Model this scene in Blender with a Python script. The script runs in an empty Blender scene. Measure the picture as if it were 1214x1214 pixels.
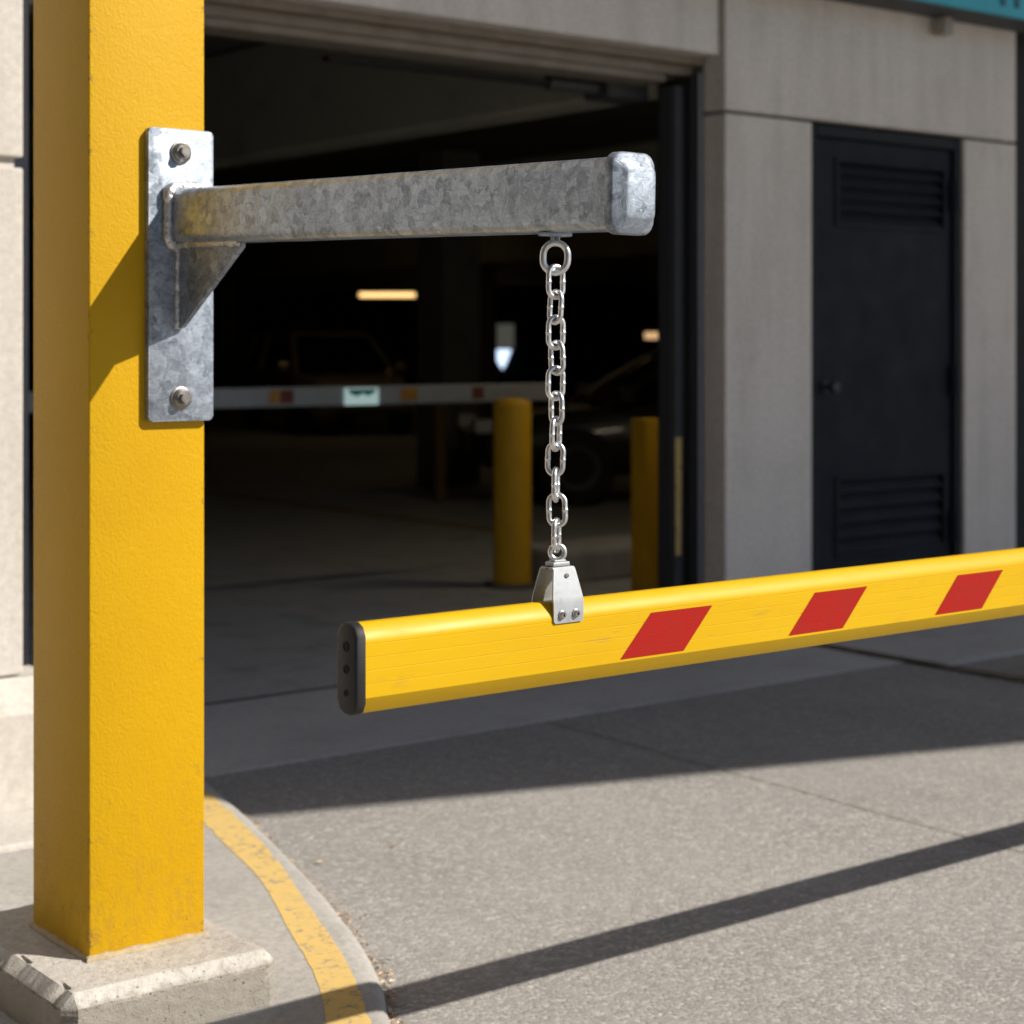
import bpy, bmesh, math, random
from mathutils import Vector, Matrix, noise
random.seed(7)
R = math.radians
scene = bpy.context.scene
COL = scene.collection

# ------------------------------------------------------------------ camera
# world axes follow the building: +x along the facade, +y into the building, z up
H = 1.38
cam_d = bpy.data.cameras.new("camera")
cam = bpy.data.objects.new("camera", cam_d)
COL.objects.link(cam)
cam.location = (0, 0, H)
cam.rotation_euler = (R(90), 0, R(-38))
cam_d.sensor_width = 36
cam_d.lens = 2150 / 1214 * 36
cam_d.shift_y = -197 / 1214
cam_d.clip_start = 0.05
cam_d.clip_end = 500
cam_d.dof.use_dof = True
cam_d.dof.focus_distance = 2.95
cam_d.dof.aperture_fstop = 4.3
scene.camera = cam

# ------------------------------------------------------------------ light
SUN = Vector((0.6, -0.8, 0.77)).normalized()      # towards the sun
EL = math.asin(SUN.z)
w = bpy.data.worlds.new("World")
scene.world = w
w.use_nodes = True
wn = w.node_tree
bg = wn.nodes["Background"]
sky = wn.nodes.new("ShaderNodeTexSky")
sky.sky_type = 'NISHITA'
sky.sun_disc = False
sky.sun_elevation = EL
sky.sun_rotation = math.atan2(SUN.x, SUN.y)
sky.air_density = 1.0
sky.dust_density = 0.6
sky.ozone_density = 3.5
wn.links.new(sky.outputs[0], bg.inputs[0])
bg.inputs[1].default_value = 0.062
sl = bpy.data.lights.new("sun", 'SUN')
sl.energy = 5.0
sl.angle = R(0.5)
sl.color = (1.0, 0.925, 0.82)
so = bpy.data.objects.new("sun", sl)
COL.objects.link(so)
so.rotation_euler = SUN.to_track_quat('Z', 'Y').to_euler()
so.location = (0, 0, 20)
vs = scene.view_settings
scene.display_settings.display_device = 'sRGB'
vs.view_transform = 'Standard'
vs.look = 'None'
vs.exposure = 0.40
vs.gamma = 1
vs.use_curve_mapping = False

# ------------------------------------------------------------------ helpers
def empty(name, loc, label=None, cat=None, group=None, rz=0):
    o = bpy.data.objects.new(name, None)
    COL.objects.link(o)
    o.location = loc
    o.rotation_euler = (0, 0, rz)
    o.empty_display_size = 0.1
    if label: o["label"] = label
    if cat: o["category"] = cat
    if group: o["group"] = group
    return o

def tag(o, label=None, cat=None, group=None, kind=None):
    if label: o["label"] = label
    if cat: o["category"] = cat
    if group: o["group"] = group
    if kind: o["kind"] = kind
    return o

def mk(name, bm, mat, parent=None, smooth=False, world=True, auto=None):
    """link bm as one mesh object; coordinates are world ones, shifted to the parent's frame"""
    me = bpy.data.meshes.new(name)
    bmesh.ops.recalc_face_normals(bm, faces=bm.faces[:])
    bm.to_mesh(me)
    bm.free()
    if mat is not None:
        for m in (mat if isinstance(mat, (list, tuple)) else [mat]):
            me.materials.append(m)
    o = bpy.data.objects.new(name, me)
    COL.objects.link(o)
    if parent is not None:
        o.parent = parent
        if world:
            M = Matrix.Identity(4)
            chain = []
            p = parent
            while p is not None:
                chain.append(p); p = p.parent
            for p in reversed(chain):
                M = M @ (Matrix.Translation(p.location) @ p.rotation_euler.to_matrix().to_4x4())
            me.transform(M.inverted())
    if smooth or auto:
        for p in me.polygons: p.use_smooth = True
        if auto:
            me.set_sharp_from_angle(angle=R(auto))
    return o

def box(bm, x0, x1, y0, y1, z0, z1, bev=0, seg=2, M=None, taper=None):
    vs_ = []
    for z in (z0, z1):
        for (x, y) in ((x0, y0), (x1, y0), (x1, y1), (x0, y1)):
            vs_.append(bm.verts.new((x, y, z)))
    f = [(0, 3, 2, 1), (4, 5, 6, 7), (0, 1, 5, 4), (1, 2, 6, 5), (2, 3, 7, 6), (3, 0, 4, 7)]
    fs = [bm.faces.new([vs_[i] for i in q]) for q in f]
    out = vs_
    if bev:
        es = list({e for q in fs for e in q.edges})
        r = bmesh.ops.bevel(bm, geom=es, offset=bev, segments=seg, profile=0.5, affect='EDGES')
        out = list({v for q in r['faces'] for v in q.verts} | {v for v in vs_ if v.is_valid})
    if M is not None:
        bmesh.ops.transform(bm, matrix=M, verts=[v for v in out if v.is_valid])
    return out

def prism(bm, pts, a, b, axis='z', M=None):
    """extrude polygon pts between a and b along axis; pts are the two other coords in order"""
    def c(p, t):
        if axis == 'z': return (p[0], p[1], t)
        if axis == 'y': return (p[0], t, p[1])
        return (t, p[0], p[1])
    A = [bm.verts.new(c(p, a)) for p in pts]
    B = [bm.verts.new(c(p, b)) for p in pts]
    n = len(pts)
    bm.faces.new(A); bm.faces.new(B[::-1])
    for i in range(n):
        bm.faces.new((A[i], A[(i + 1) % n], B[(i + 1) % n], B[i]))
    if M is not None:
        bmesh.ops.transform(bm, matrix=M, verts=A + B)
    return A + B

def cyl(bm, c, r, h, axis='z', n=24, r2=None, M=None):
    r2 = r if r2 is None else r2
    rings = []
    for (t, rr) in ((0, r), (h, r2)):
        ring = []
        for i in range(n):
            a = 2 * math.pi * i / n
            x, y = rr * math.cos(a), rr * math.sin(a)
            p = {'z': (x, y, t), 'y': (x, t, y), 'x': (t, x, y)}[axis]
            ring.append(bm.verts.new(Vector(c) + Vector(p)))
        rings.append(ring)
    bm.faces.new(rings[0]); bm.faces.new(rings[1][::-1])
    for i in range(n):
        bm.faces.new((rings[0][i], rings[0][(i + 1) % n], rings[1][(i + 1) % n], rings[1][i]))
    if M is not None:
        bmesh.ops.transform(bm, matrix=M, verts=rings[0] + rings[1])
    return rings[0] + rings[1]

def lathe(bm, prof, c, axis='z', n=32, M=None):
    """prof: list of (r, t)"""
    rings = []
    for (r, t) in prof:
        ring = []
        for i in range(n):
            a = 2 * math.pi * i / n
            x, y = r * math.cos(a), r * math.sin(a)
            p = {'z': (x, y, t), 'y': (x, t, y), 'x': (t, x, y)}[axis]
            ring.append(bm.verts.new(Vector(c) + Vector(p)))
        rings.append(ring)
    for k in range(len(rings) - 1):
        for i in range(n):
            bm.faces.new((rings[k][i], rings[k][(i + 1) % n], rings[k + 1][(i + 1) % n], rings[k + 1][i]))
    bm.faces.new(rings[0]); bm.faces.new(rings[-1][::-1])
    vv = [v for r_ in rings for v in r_]
    if M is not None:
        bmesh.ops.transform(bm, matrix=M, verts=vv)
    return vv

def sweep(bm, pts, rads, n=12, closed=False):
    """tube along pts with a radius per point"""
    m = len(pts)
    P = [Vector(p) for p in pts]
    rings = []
    up = None
    for i in range(m):
        if closed:
            t = (P[(i + 1) % m] - P[i - 1]).normalized()
        else:
            t = (P[min(i + 1, m - 1)] - P[max(i - 1, 0)]).normalized()
        if up is None:
            up = t.orthogonal().normalized()
        up = (up - t * up.dot(t)).normalized()
        s = t.cross(up)
        r = rads[i] if isinstance(rads, (list, tuple)) else rads
        rings.append([bm.verts.new(P[i] + up * (r * math.cos(2 * math.pi * k / n)) + s * (r * math.sin(2 * math.pi * k / n))) for k in range(n)])
    for i in range(m if closed else m - 1):
        a, b = rings[i], rings[(i + 1) % m]
        off = 0
        if closed and i == m - 1:
            off = min(range(n), key=lambda k: (a[0].co - b[k].co).length)
        for k in range(n):
            bm.faces.new((a[k], a[(k + 1) % n], b[(k + 1 + off) % n], b[(k + off) % n]))
    if not closed:
        bm.faces.new(rings[0]); bm.faces.new(rings[-1][::-1])

def rrect(w_, h_, r, seg=5, cham=0):
    """rounded rectangle outline centred on 0"""
    out = []
    for (sx, sy, a0) in ((1, 1, 0), (-1, 1, 90), (-1, -1, 180), (1, -1, 270)):
        cx, cy = sx * (w_ / 2 - r), sy * (h_ / 2 - r)
        for k in range(seg + 1):
            a = R(a0 + 90 * k / seg)
            out.append((cx + r * math.cos(a), cy + r * math.sin(a)))
    return out

# ------------------------------------------------------------------ materials
class NT:
    def __init__(s, name):
        s.m = bpy.data.materials.new(name)
        s.m.use_nodes = True
        s.t = s.m.node_tree
        s.b = s.t.nodes["Principled BSDF"]
        s.out = s.t.nodes["Material Output"]
        s.tc = s.t.nodes.new("ShaderNodeTexCoord")
        s.geo = s.t.nodes.new("ShaderNodeNewGeometry")
    def n(s, ty, **kw):
        nd = s.t.nodes.new(ty)
        for k, v in kw.items():
            if k in nd.inputs: nd.inputs[k].default_value = v
            else: setattr(nd, k, v)
        return nd
    def l(s, a, b): s.t.links.new(a, b)
    def noise(s, scale, detail=4, rough=0.55, vec=None, dist=0):
        nd = s.n("ShaderNodeTexNoise")
        nd.inputs["Scale"].default_value = scale
        nd.inputs["Detail"].default_value = detail
        nd.inputs["Roughness"].default_value = rough
        nd.inputs["Distortion"].default_value = dist
        s.l(vec if vec is not None else s.geo.outputs["Position"], nd.inputs["Vector"])
        return nd
    def voro(s, scale, feature='F1', vec=None, rand=1):
        nd = s.n("ShaderNodeTexVoronoi")
        nd.feature = feature
        nd.inputs["Scale"].default_value = scale
        nd.inputs["Randomness"].default_value = rand
        s.l(vec if vec is not None else s.geo.outputs["Position"], nd.inputs["Vector"])
        return nd
    def ramp(s, src, stops, interp='LINEAR'):
        nd = s.n("ShaderNodeValToRGB")
        cr = nd.color_ramp
        cr.interpolation = interp
        while len(cr.elements) < len(stops): cr.elements.new(0.5)
        for e, (p, c) in zip(cr.elements, stops):
            e.position = p
            e.color = (c, c, c, 1) if isinstance(c, (int, float)) else (*c, 1)
        s.l(src, nd.inputs[0])
        return nd.outputs[0]
    def mix(s, fac, a, b, mode='MIX'):
        nd = s.n("ShaderNodeMix")
        nd.data_type = 'RGBA'
        nd.blend_type = mode
        for v, i in ((fac, 0), (a, 6), (b, 7)):
            if isinstance(v, (int, float)): nd.inputs[i].default_value = v if i == 0 else (v, v, v, 1)
            elif isinstance(v, tuple): nd.inputs[i].default_value = (*v, 1)
            else: s.l(v, nd.inputs[i])
        return nd.outputs[2]
    def math(s, op, a, b=0):
        nd = s.n("ShaderNodeMath")
        nd.operation = op
        for i, v in enumerate((a, b)):
            if isinstance(v, (int, float)): nd.inputs[i].default_value = v
            else: s.l(v, nd.inputs[i])
        return nd.outputs[0]
    def sepz(s):
        nd = s.n("ShaderNodeSeparateXYZ")
        s.l(s.geo.outputs["Position"], nd.inputs[0])
        return nd.outputs
    def bump(s, hgt, strength, dist=0.01, prev=None):
        nd = s.n("ShaderNodeBump")
        nd.inputs["Strength"].default_value = strength
        nd.inputs["Distance"].default_value = dist
        s.l(hgt, nd.inputs["Height"])
        if prev is not None: s.l(prev, nd.inputs["Normal"])
        return nd.outputs[0]
    def fin(s, base=None, rough=None, metal=None, normal=None, **kw):
        for v, nm in ((base, "Base Color"), (rough, "Roughness"), (metal, "Metallic"), (normal, "Normal")):
            if v is None: continue
            if isinstance(v, (int, float)): s.b.inputs[nm].default_value = v
            elif isinstance(v, tuple): s.b.inputs[nm].default_value = (*v, 1)
            else: s.l(v, s.b.inputs[nm])
        for k, v in kw.items():
            s.b.inputs[k.replace('_', ' ')].default_value = v
        return s.m

def stretched(m, sx, sy, sz):
    mp = m.n("ShaderNodeMapping")
    mp.inputs["Scale"].default_value = (sx, sy, sz)
    m.l(m.geo.outputs["Position"], mp.inputs["Vector"])
    return mp.outputs[0]

def mat_galv(name, scale=62, lo=0.40, hi=0.66, r0=0.27, r1=0.5, tilt=0.07, metal=0.85):
    m = NT(name)
    warp = m.noise(55, 2)
    vec = m.mix(0.035, m.geo.outputs["Position"], warp.outputs["Color"])
    v = m.voro(scale, vec=vec)
    v2 = m.voro(scale * 1.9, vec=vec)
    cell = m.n("ShaderNodeSeparateColor"); m.l(v.outputs["Color"], cell.inputs[0])
    cell2 = m.n("ShaderNodeSeparateColor"); m.l(v2.outputs["Color"], cell2.inputs[0])
    c = m.math('ADD', m.math('MULTIPLY', cell.outputs[0], 0.65), m.math('MULTIPLY', cell2.outputs[1], 0.35))
    cl = m.noise(9, 3)
    vr = m.n("ShaderNodeVectorRotate"); vr.rotation_type = 'AXIS_ANGLE'
    vr.inputs["Axis"].default_value = (0.7, 0.7, 0.12)
    m.l(m.geo.outputs["Position"], vr.inputs["Vector"]); m.l(m.math('MULTIPLY', cell.outputs[2], 6.28), vr.inputs["Angle"])
    mp = m.n("ShaderNodeMapping"); mp.inputs["Scale"].default_value = (0.45, 0.45, 2.4)
    m.l(vr.outputs[0], mp.inputs["Vector"])
    sw = m.noise(85, 4, 0.65, vec=mp.outputs[0], dist=1.2)
    c = m.math('ADD', m.math('MULTIPLY', c, 0.36), m.math('MULTIPLY', sw.outputs[0], 0.64))
    col = m.ramp(c, [(0.3, (lo * 0.83, lo * 0.98, lo * 1.22)), (0.7, (hi * 0.88, hi, hi * 1.17))])
    col = m.mix(m.ramp(cl.outputs[0], [(0.45, 0.0), (0.75, 0.35)]), col, (0.46, 0.51, 0.60))
    ds = m.noise(240, 2)
    col = m.mix(m.ramp(ds.outputs[0], [(0.70, 0.0), (0.76, 0.6)]), col, (0.16, 0.16, 0.16))
    ro = m.ramp(cell.outputs[1], [(0, r0), (1, r1)])
    # each crystal tips its own way
    sub = m.n("ShaderNodeVectorMath"); sub.operation = 'SUBTRACT'
    m.l(v.outputs["Color"], sub.inputs[0]); sub.inputs[1].default_value = (0.5, 0.5, 0.5)
    sc = m.n("ShaderNodeVectorMath"); sc.operation = 'SCALE'
    m.l(sub.outputs[0], sc.inputs[0]); sc.inputs[3].default_value = tilt
    ad = m.n("ShaderNodeVectorMath"); ad.operation = 'ADD'
    m.l(m.geo.outputs["Normal"], ad.inputs[0]); m.l(sc.outputs[0], ad.inputs[1])
    nn = m.n("ShaderNodeVectorMath"); nn.operation = 'NORMALIZE'
    m.l(ad.outputs[0], nn.inputs[0])
    nb = m.bump(sw.outputs[0], 0.40, 0.0016, prev=nn.outputs[0])
    return m.fin(col, ro, metal, nb)

GALV = mat_galv("galvanised_steel", 52, 0.20, 0.50, 0.28, 0.44, 0.08, 0.72)
GALV2 = mat_galv("galvanised_plate", 50, 0.17, 0.46, 0.48, 0.66, 0.08, 0.62)

def mat_weld():
    m = NT("weld_bead")
    a = m.noise(160, 3)
    col = m.ramp(a.outputs[0], [(0.3, 0.42), (0.7, 0.72)])
    return m.fin(col, 0.36, 0.85, m.bump(a.outputs[0], 0.9, 0.003))
WELD = mat_weld()

def mat_metal(name, c, rough, bumps=0.15, sc=200, metal=1.0):
    m = NT(name)
    a = m.noise(sc, 3)
    b = m.noise(18, 3)
    col = m.mix(m.ramp(b.outputs[0], [(0.35, 0), (0.7, 0.5)]), c, tuple(x * 0.72 for x in c))
    return m.fin(col, m.ramp(a.outputs[0], [(0.3, rough * 0.8), (0.7, rough * 1.25)]), metal, m.bump(a.outputs[0], bumps, 0.001))
ZINC = mat_metal("zinc_chain", (0.72, 0.73, 0.75), 0.36)
BRACK = mat_metal("bright_steel_bracket", (0.40, 0.42, 0.44), 0.55, 0.2, 60, 0.7)
BOLT = mat_metal("bolt_steel", (0.30, 0.28, 0.26), 0.40, 0.3)
SCREW = mat_metal("screw_steel", (0.45, 0.43, 0.42), 0.3)

def mat_postpaint():
    m = NT("textured_yellow_paint")
    a = m.noise(150, 5, 0.6)
    d = m.noise(60, 3, 0.5, dist=1.2)
    stre = m.noise(170, 3, 0.5, vec=stretched(m, 1, 1, 0.35), dist=1.5)
    hg = m.math('ADD', m.math('MULTIPLY', a.outputs[0], 0.6), m.math('ADD', m.math('MULTIPLY', d.outputs[0], 0.55), m.math('MULTIPLY', stre.outputs[0], 0.35)))
    nb = m.bump(hg, 0.42, 0.0040)
    big = m.noise(3.5, 4)
    col = m.mix(m.ramp(big.outputs[0], [(0.35, 0.0), (0.72, 0.55)]), (0.54, 0.312, 0.001), (0.48, 0.262, 0.001))
    z = m.sepz()
    # grime creeping up from the footing
    low = m.n("ShaderNodeMapRange"); m.l(z[2], low.inputs[0])
    low.inputs[1].default_value = 0.55; low.inputs[2].default_value = 0.15
    gr = m.noise(40, 6, 0.65, vec=stretched(m, 1, 1, 0.5))
    g1 = m.math('MULTIPLY', low.outputs[0], m.ramp(gr.outputs[0], [(0.45, 0.0), (0.72, 0.75)]))
    col = m.mix(g1, col, (0.42, 0.23, 0.02))
    chip = m.noise(120, 4, 0.6, vec=stretched(m, 1, 1, 0.45))
    thr = m.math('ADD', chip.outputs[0], m.math('MULTIPLY', low.outputs[0], 0.06))
    c1 = m.ramp(thr, [(0.745, 0.0), (0.76, 1.0)])
    # pointed vertical edges are worn
    bev = m.n("ShaderNodeBevel"); bev.samples = 4; bev.inputs[0].default_value = 0.012
    dt = m.n("ShaderNodeVectorMath"); dt.operation = 'DOT_PRODUCT'
    m.l(bev.outputs[0], dt.inputs[0]); m.l(m.geo.outputs["True Normal"], dt.inputs[1])
    edge = m.ramp(dt.outputs["Value"], [(0.93, 1.0), (0.995, 0.0)])
    ce = m.noise(70, 5, 0.7)
    ez = m.math('ADD', ce.outputs[0], m.math('MULTIPLY', low.outputs[0], 0.07))
    em = m.noise(9, 3, 0.6)
    edge = m.math('MULTIPLY', edge, m.ramp(em.outputs[0], [(0.50, 0.0), (0.56, 1.0)]))
    c2 = m.math('MULTIPLY', edge, m.ramp(ez, [(0.55, 0.0), (0.58, 1.0)]))
    chips = m.math('MAXIMUM', c1, c2)
    col = m.mix(chips, col, (0.10, 0.07, 0.045))
    ro = m.ramp(a.outputs[0], [(0.3, 0.42), (0.7, 0.6)])
    return m.fin(col, ro, 0, nb, Specular_IOR_Level=0.22)
POSTP = mat_postpaint()

def mat_boom():
    m = NT("boom_yellow_enamel")
    big = m.noise(2.0, 3, vec=stretched(m, 1, 1, 6))
    col = m.mix(m.ramp(big.outputs[0], [(0.35, 0), (0.7, 0.6)]), (0.57, 0.352, 0.001), (0.53, 0.305, 0.001))
    dirt = m.noise(22, 6, 0.7, vec=stretched(m, 0.5, 1, 1.6))
    col = m.mix(m.ramp(dirt.outputs[0], [(0.56, 0.0), (0.78, 0.45)]), col, (0.42, 0.25, 0.03))
    scr = m.noise(120, 4, 0.7, vec=stretched(m, 0.07, 1, 1))
    col = m.mix(m.ramp(scr.outputs[0], [(0.63, 0.0), (0.70, 0.5)]), col, (0.36, 0.22, 0.05))
    sp = m.noise(300, 2)
    col = m.mix(m.ramp(sp.outputs[0], [(0.76, 0.0), (0.79, 0.7)]), col, (0.25, 0.14, 0.02))
    a = m.noise(60, 3, vec=stretched(m, 0.15, 1, 1))
    return m.fin(col, m.ramp(a.outputs[0], [(0.3, 0.36), (0.7, 0.5)]), 0, m.bump(a.outputs[0], 0.08, 0.002), Specular_IOR_Level=0.25)
BOOM = mat_boom()

def mat_paint(name, c, rough=0.45, dirt=0.25, dc=(0.05, 0.045, 0.04), sc=14, bmp=0.06, metal=0):
    m = NT(name)
    a = m.noise(sc, 5, 0.6)
    col = m.mix(m.ramp(a.outputs[0], [(0.40, 0.0), (0.75, dirt)]), c, dc)
    b = m.noise(120, 3)
    return m.fin(col, m.ramp(a.outputs[0], [(0.3, rough), (0.7, min(1, rough * 1.3))]), metal, m.bump(b.outputs[0], bmp, 0.002), Specular_IOR_Level=0.2 if ("navy" in name or "red_" in name) else 0.5)
REDP = mat_paint("red_reflective_film", (0.31, 0.006, 0.002), 0.55, 0.35, (0.22, 0.02, 0.01), 40)
BLACKP = mat_paint("black_plastic", (0.011, 0.011, 0.011), 0.55, 0.3, (0.03, 0.029, 0.028), 30)
HOLE = mat_paint("hole_dark", (0.008, 0.008, 0.008), 0.8)
DOORM = mat_paint("navy_door_paint", (0.014, 0.0175, 0.025), 0.62, 0.3, (0.015, 0.018, 0.022), 6)
DOORF = mat_paint("navy_frame_paint", (0.008, 0.011, 0.017), 0.5)
JAMB = mat_paint("grey_guide_rail", (0.05, 0.053, 0.06), 0.45, 0.4, (0.03, 0.03, 0.03), 20)
LJAMB = mat_paint("pale_edge_angle", (0.34, 0.37, 0.42), 0.4, 0.2)
DARK = mat_paint("dark_rubber", (0.012, 0.012, 0.013), 0.7)
TEAL = mat_paint("teal_fascia", (0.030, 0.42, 0.56), 0.4, 0.2, (0.02, 0.18, 0.24), 3)
TEALD = mat_paint("dark_teal_lettering", (0.012, 0.10, 0.14), 0.4)
SOFF = mat_paint("dark_soffit", (0.07, 0.072, 0.07), 0.6)
SHUT = mat_paint("tan_shutter_housing", (0.25, 0.215, 0.17), 0.5, 0.45, (0.10, 0.08, 0.06), 9)
INNERB = mat_paint("bollard_yellow", (0.90, 0.50, 0.010), 0.5, 0.2, (0.40, 0.22, 0.02), 12)
WHITEG = mat_paint("grey_white_rail", (0.30, 0.31, 0.31), 0.5, 0.5, (0.2, 0.2, 0.2), 6)
ORNG = mat_paint("orange_patch", (0.40, 0.19, 0.02), 0.5)

def mat_conc(name, c1, c2, pit=0.5, bs=0.5, sc=1.0, stain=0.3, stainc=(0.13, 0.12, 0.105), streak=False, side=False):
    m = NT(name)
    big = m.noise(1.3 * sc, 5, 0.6)
    fine = m.noise(45 * sc, 6, 0.7)
    grit = m.noise(260, 3, 0.6)
    col = m.mix(m.ramp(big.outputs[0], [(0.3, 0.0), (0.7, 1.0)]), c1, c2)
    col = m.mix(m.ramp(fine.outputs[0], [(0.3, 0.75), (0.62, 0.0)]), col, tuple(x * 0.72 for x in c1))
    col = m.mix(m.ramp(grit.outputs[0], [(0.58, 0.0), (0.72, 0.45)]), col, tuple(min(1, x * 1.25) for x in c2))
    if streak:
        st = m.noise(7, 6, 0.6, vec=stretched(m, 1, 1, 0.10))
        col = m.mix(m.ramp(st.outputs[0], [(0.45, 0.0), (0.75, 0.38)]), col, stainc)
    st2 = m.noise(3.2 * sc, 7, 0.7)
    col = m.mix(m.ramp(st2.outputs[0], [(0.5, 0.0), (0.75, stain)]), col, stainc)
    v = m.noise(150 * sc, 3, 0.6)
    p = m.ramp(v.outputs[0], [(0.28, 1.0), (0.36, 0.0)])
    col = m.mix(m.math('MULTIPLY', p, pit), col, tuple(x * 0.28 for x in c1))
    if side:
        # sides of the block coloured darker below its top, air holes
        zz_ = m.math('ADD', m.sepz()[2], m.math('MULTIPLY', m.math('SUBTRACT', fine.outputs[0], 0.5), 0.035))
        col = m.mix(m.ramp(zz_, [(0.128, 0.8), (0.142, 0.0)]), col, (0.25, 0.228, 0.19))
        vo = m.voro(38)
        sp_ = m.n("ShaderNodeSeparateColor"); m.l(vo.outputs["Color"], sp_.inputs[0])
        ph = m.math('MULTIPLY', m.ramp(sp_.outputs[0], [(0.62, 0.0), (0.63, 1.0)]), m.ramp(vo.outputs["Distance"], [(0.07, 1.0), (0.13, 0.0)]))
        col = m.mix(m.math('MULTIPLY', ph, 0.85), col, (0.06, 0.052, 0.045))
    hg = m.math('SUBTRACT', m.math('ADD', m.math('MULTIPLY', fine.outputs[0], 0.8), m.math('MULTIPLY', grit.outputs[0], 0.3)), m.math('MULTIPLY', p, 0.6))
    return m.fin(col, 0.88, 0, m.bump(hg, bs, 0.006), Specular_IOR_Level=0.3)
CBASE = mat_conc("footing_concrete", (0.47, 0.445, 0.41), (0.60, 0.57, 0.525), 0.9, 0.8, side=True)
CWALK = mat_conc("island_concrete", (0.37, 0.355, 0.335), (0.46, 0.445, 0.42), 0.45, 0.5)
CWALL = mat_conc("wall_concrete", (0.74, 0.68, 0.63), (0.80, 0.745, 0.695), 0.2, 0.2, 1, 0.25, (0.36, 0.33, 0.295), True)
CPIER = mat_conc("pier_limestone", (0.52, 0.49, 0.45), (0.60, 0.57, 0.53), 0.2, 0.15, 1, 0.2, (0.33, 0.29, 0.24), True)
CAPR = mat_conc("apron_concrete", (0.50, 0.495, 0.485), (0.57, 0.565, 0.55), 0.3, 0.3, 1, 0.35, (0.18, 0.175, 0.17))
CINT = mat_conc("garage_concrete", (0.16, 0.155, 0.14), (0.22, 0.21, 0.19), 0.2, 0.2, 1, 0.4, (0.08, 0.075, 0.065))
CFLR = mat_conc("garage_floor_concrete", (0.42, 0.415, 0.405), (0.49, 0.485, 0.47), 0.2, 0.2, 1, 0.5, (0.06, 0.058, 0.055))

def mat_asphalt():
    m = NT("asphalt")
    v = m.voro(95)
    sep = m.n("ShaderNodeSeparateColor"); m.l(v.outputs["Color"], sep.inputs[0])
    stone = m.ramp(sep.outputs[0], [(0.0, (0.25, 0.24, 0.228)), (0.45, (0.34, 0.328, 0.312)), (0.8, (0.42, 0.405, 0.385)), (1.0, (0.58, 0.555, 0.52))])
    f = m.noise(260, 4, 0.65)
    col = m.mix(m.ramp(f.outputs[0], [(0.35, 0.6), (0.6, 0.0)]), stone, (0.17, 0.163, 0.155))
    big = m.noise(1.6, 5, 0.6)
    col = m.mix(m.ramp(big.outputs[0], [(0.35, 0.0), (0.70, 0.45)]), col, (0.40, 0.385, 0.365))
    cl = m.noise(22, 5, 0.65)
    col = m.mix(m.ramp(cl.outputs[0], [(0.35, 0.35), (0.6, 0.0)]), col, (0.20, 0.192, 0.182))
    tr = m.noise(1.1, 4, 0.6, vec=stretched(m, 1.8, 0.35, 1))
    col = m.mix(m.ramp(tr.outputs[0], [(0.52, 0.0), (0.72, 0.40)]), col, (0.22, 0.212, 0.20))
    oil = m.noise(4.5, 3, 0.5)
    col = m.mix(m.ramp(oil.outputs[0], [(0.68, 0.0), (0.78, 0.35)]), col, (0.15, 0.14, 0.13))
    lg = m.voro(42)
    s2 = m.n("ShaderNodeSeparateColor"); m.l(lg.outputs["Color"], s2.inputs[0])
    pick = m.math('MULTIPLY', m.ramp(s2.outputs[1], [(0.93, 0.0), (0.94, 1.0)]), m.ramp(lg.outputs["Distance"], [(0.18, 1.0), (0.25, 0.0)]))
    col = m.mix(m.math('MULTIPLY', pick, 0.7), col, (0.66, 0.62, 0.56))
    hg = m.math('ADD', m.math('MULTIPLY', v.outputs["Distance"], -0.8), m.math('MULTIPLY', f.outputs[0], 0.8))
    return m.fin(col, 0.85, 0, m.bump(hg, 0.5, 0.006), Specular_IOR_Level=0.35)
ASPH = mat_asphalt()

def mat_line():
    """worn road paint: a thin sheet whose bald spots let the concrete show"""
    m = NT("worn_yellow_line")
    a = m.noise(34, 7, 0.75, vec=stretched(m, 1, 1, 1), dist=0.6)
    b = m.noise(6, 4)
    s_ = m.math('ADD', m.math('MULTIPLY', a.outputs[0], 0.8), m.math('MULTIPLY', b.outputs[0], 0.25))
    alpha = m.ramp(s_, [(0.385, 0.0), (0.475, 0.88), (0.7, 0.88)])
    col = m.mix(m.ramp(a.outputs[0], [(0.4, 0.7), (0.65, 0.0)]), (0.74, 0.51, 0.16), (0.62, 0.46, 0.20))
    m.l(alpha, m.b.inputs["Alpha"])
    return m.fin(col, 0.75, 0, m.bump(a.outputs[0], 0.3, 0.003))
LINE = mat_line()

def mat_emit(name, c, s):
    m = NT(name)
    m.b.inputs["Emission Color"].default_value = (*c, 1)
    m.b.inputs["Emission Strength"].default_value = s
    return m.fin(tuple(0.5 * x for x in c), 0.5)
TUBE = mat_emit("warm_tube_light", (1.0, 0.62, 0.24), 1.6)
TUBE2 = mat_emit("dim_tube_light", (1.0, 0.6, 0.3), 0.6)
FILL_TUBE = mat_emit("warm_fill_tube", (1.0, 0.70, 0.36), 2.6)
DAYGL = mat_emit("daylit_glass", (0.62, 0.78, 1.0), 1.3)
DAYG2 = mat_emit("dim_daylit_glass", (0.5, 0.5, 0.42), 0.09)
def mat_plain(name, c, r=0.4, metal=0, **k):
    m = NT(name)
    return m.fin(c, r, metal, None, **k)
CARP = mat_plain("pale_car_paint", (0.42, 0.36, 0.26), 0.22, 0.3, Coat_Weight=0.8)
CARD = mat_plain("dark_car_paint", (0.015, 0.014, 0.013), 0.35, 0.1, Coat_Weight=0.4)
GLASS = mat_plain("dark_car_glass", (0.01, 0.011, 0.012), 0.08)
TYRE = mat_plain("tyre_rubber", (0.012, 0.012, 0.012), 0.8)
RIM = mat_plain("wheel_rim", (0.12, 0.12, 0.12), 0.3, 0.9)
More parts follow.
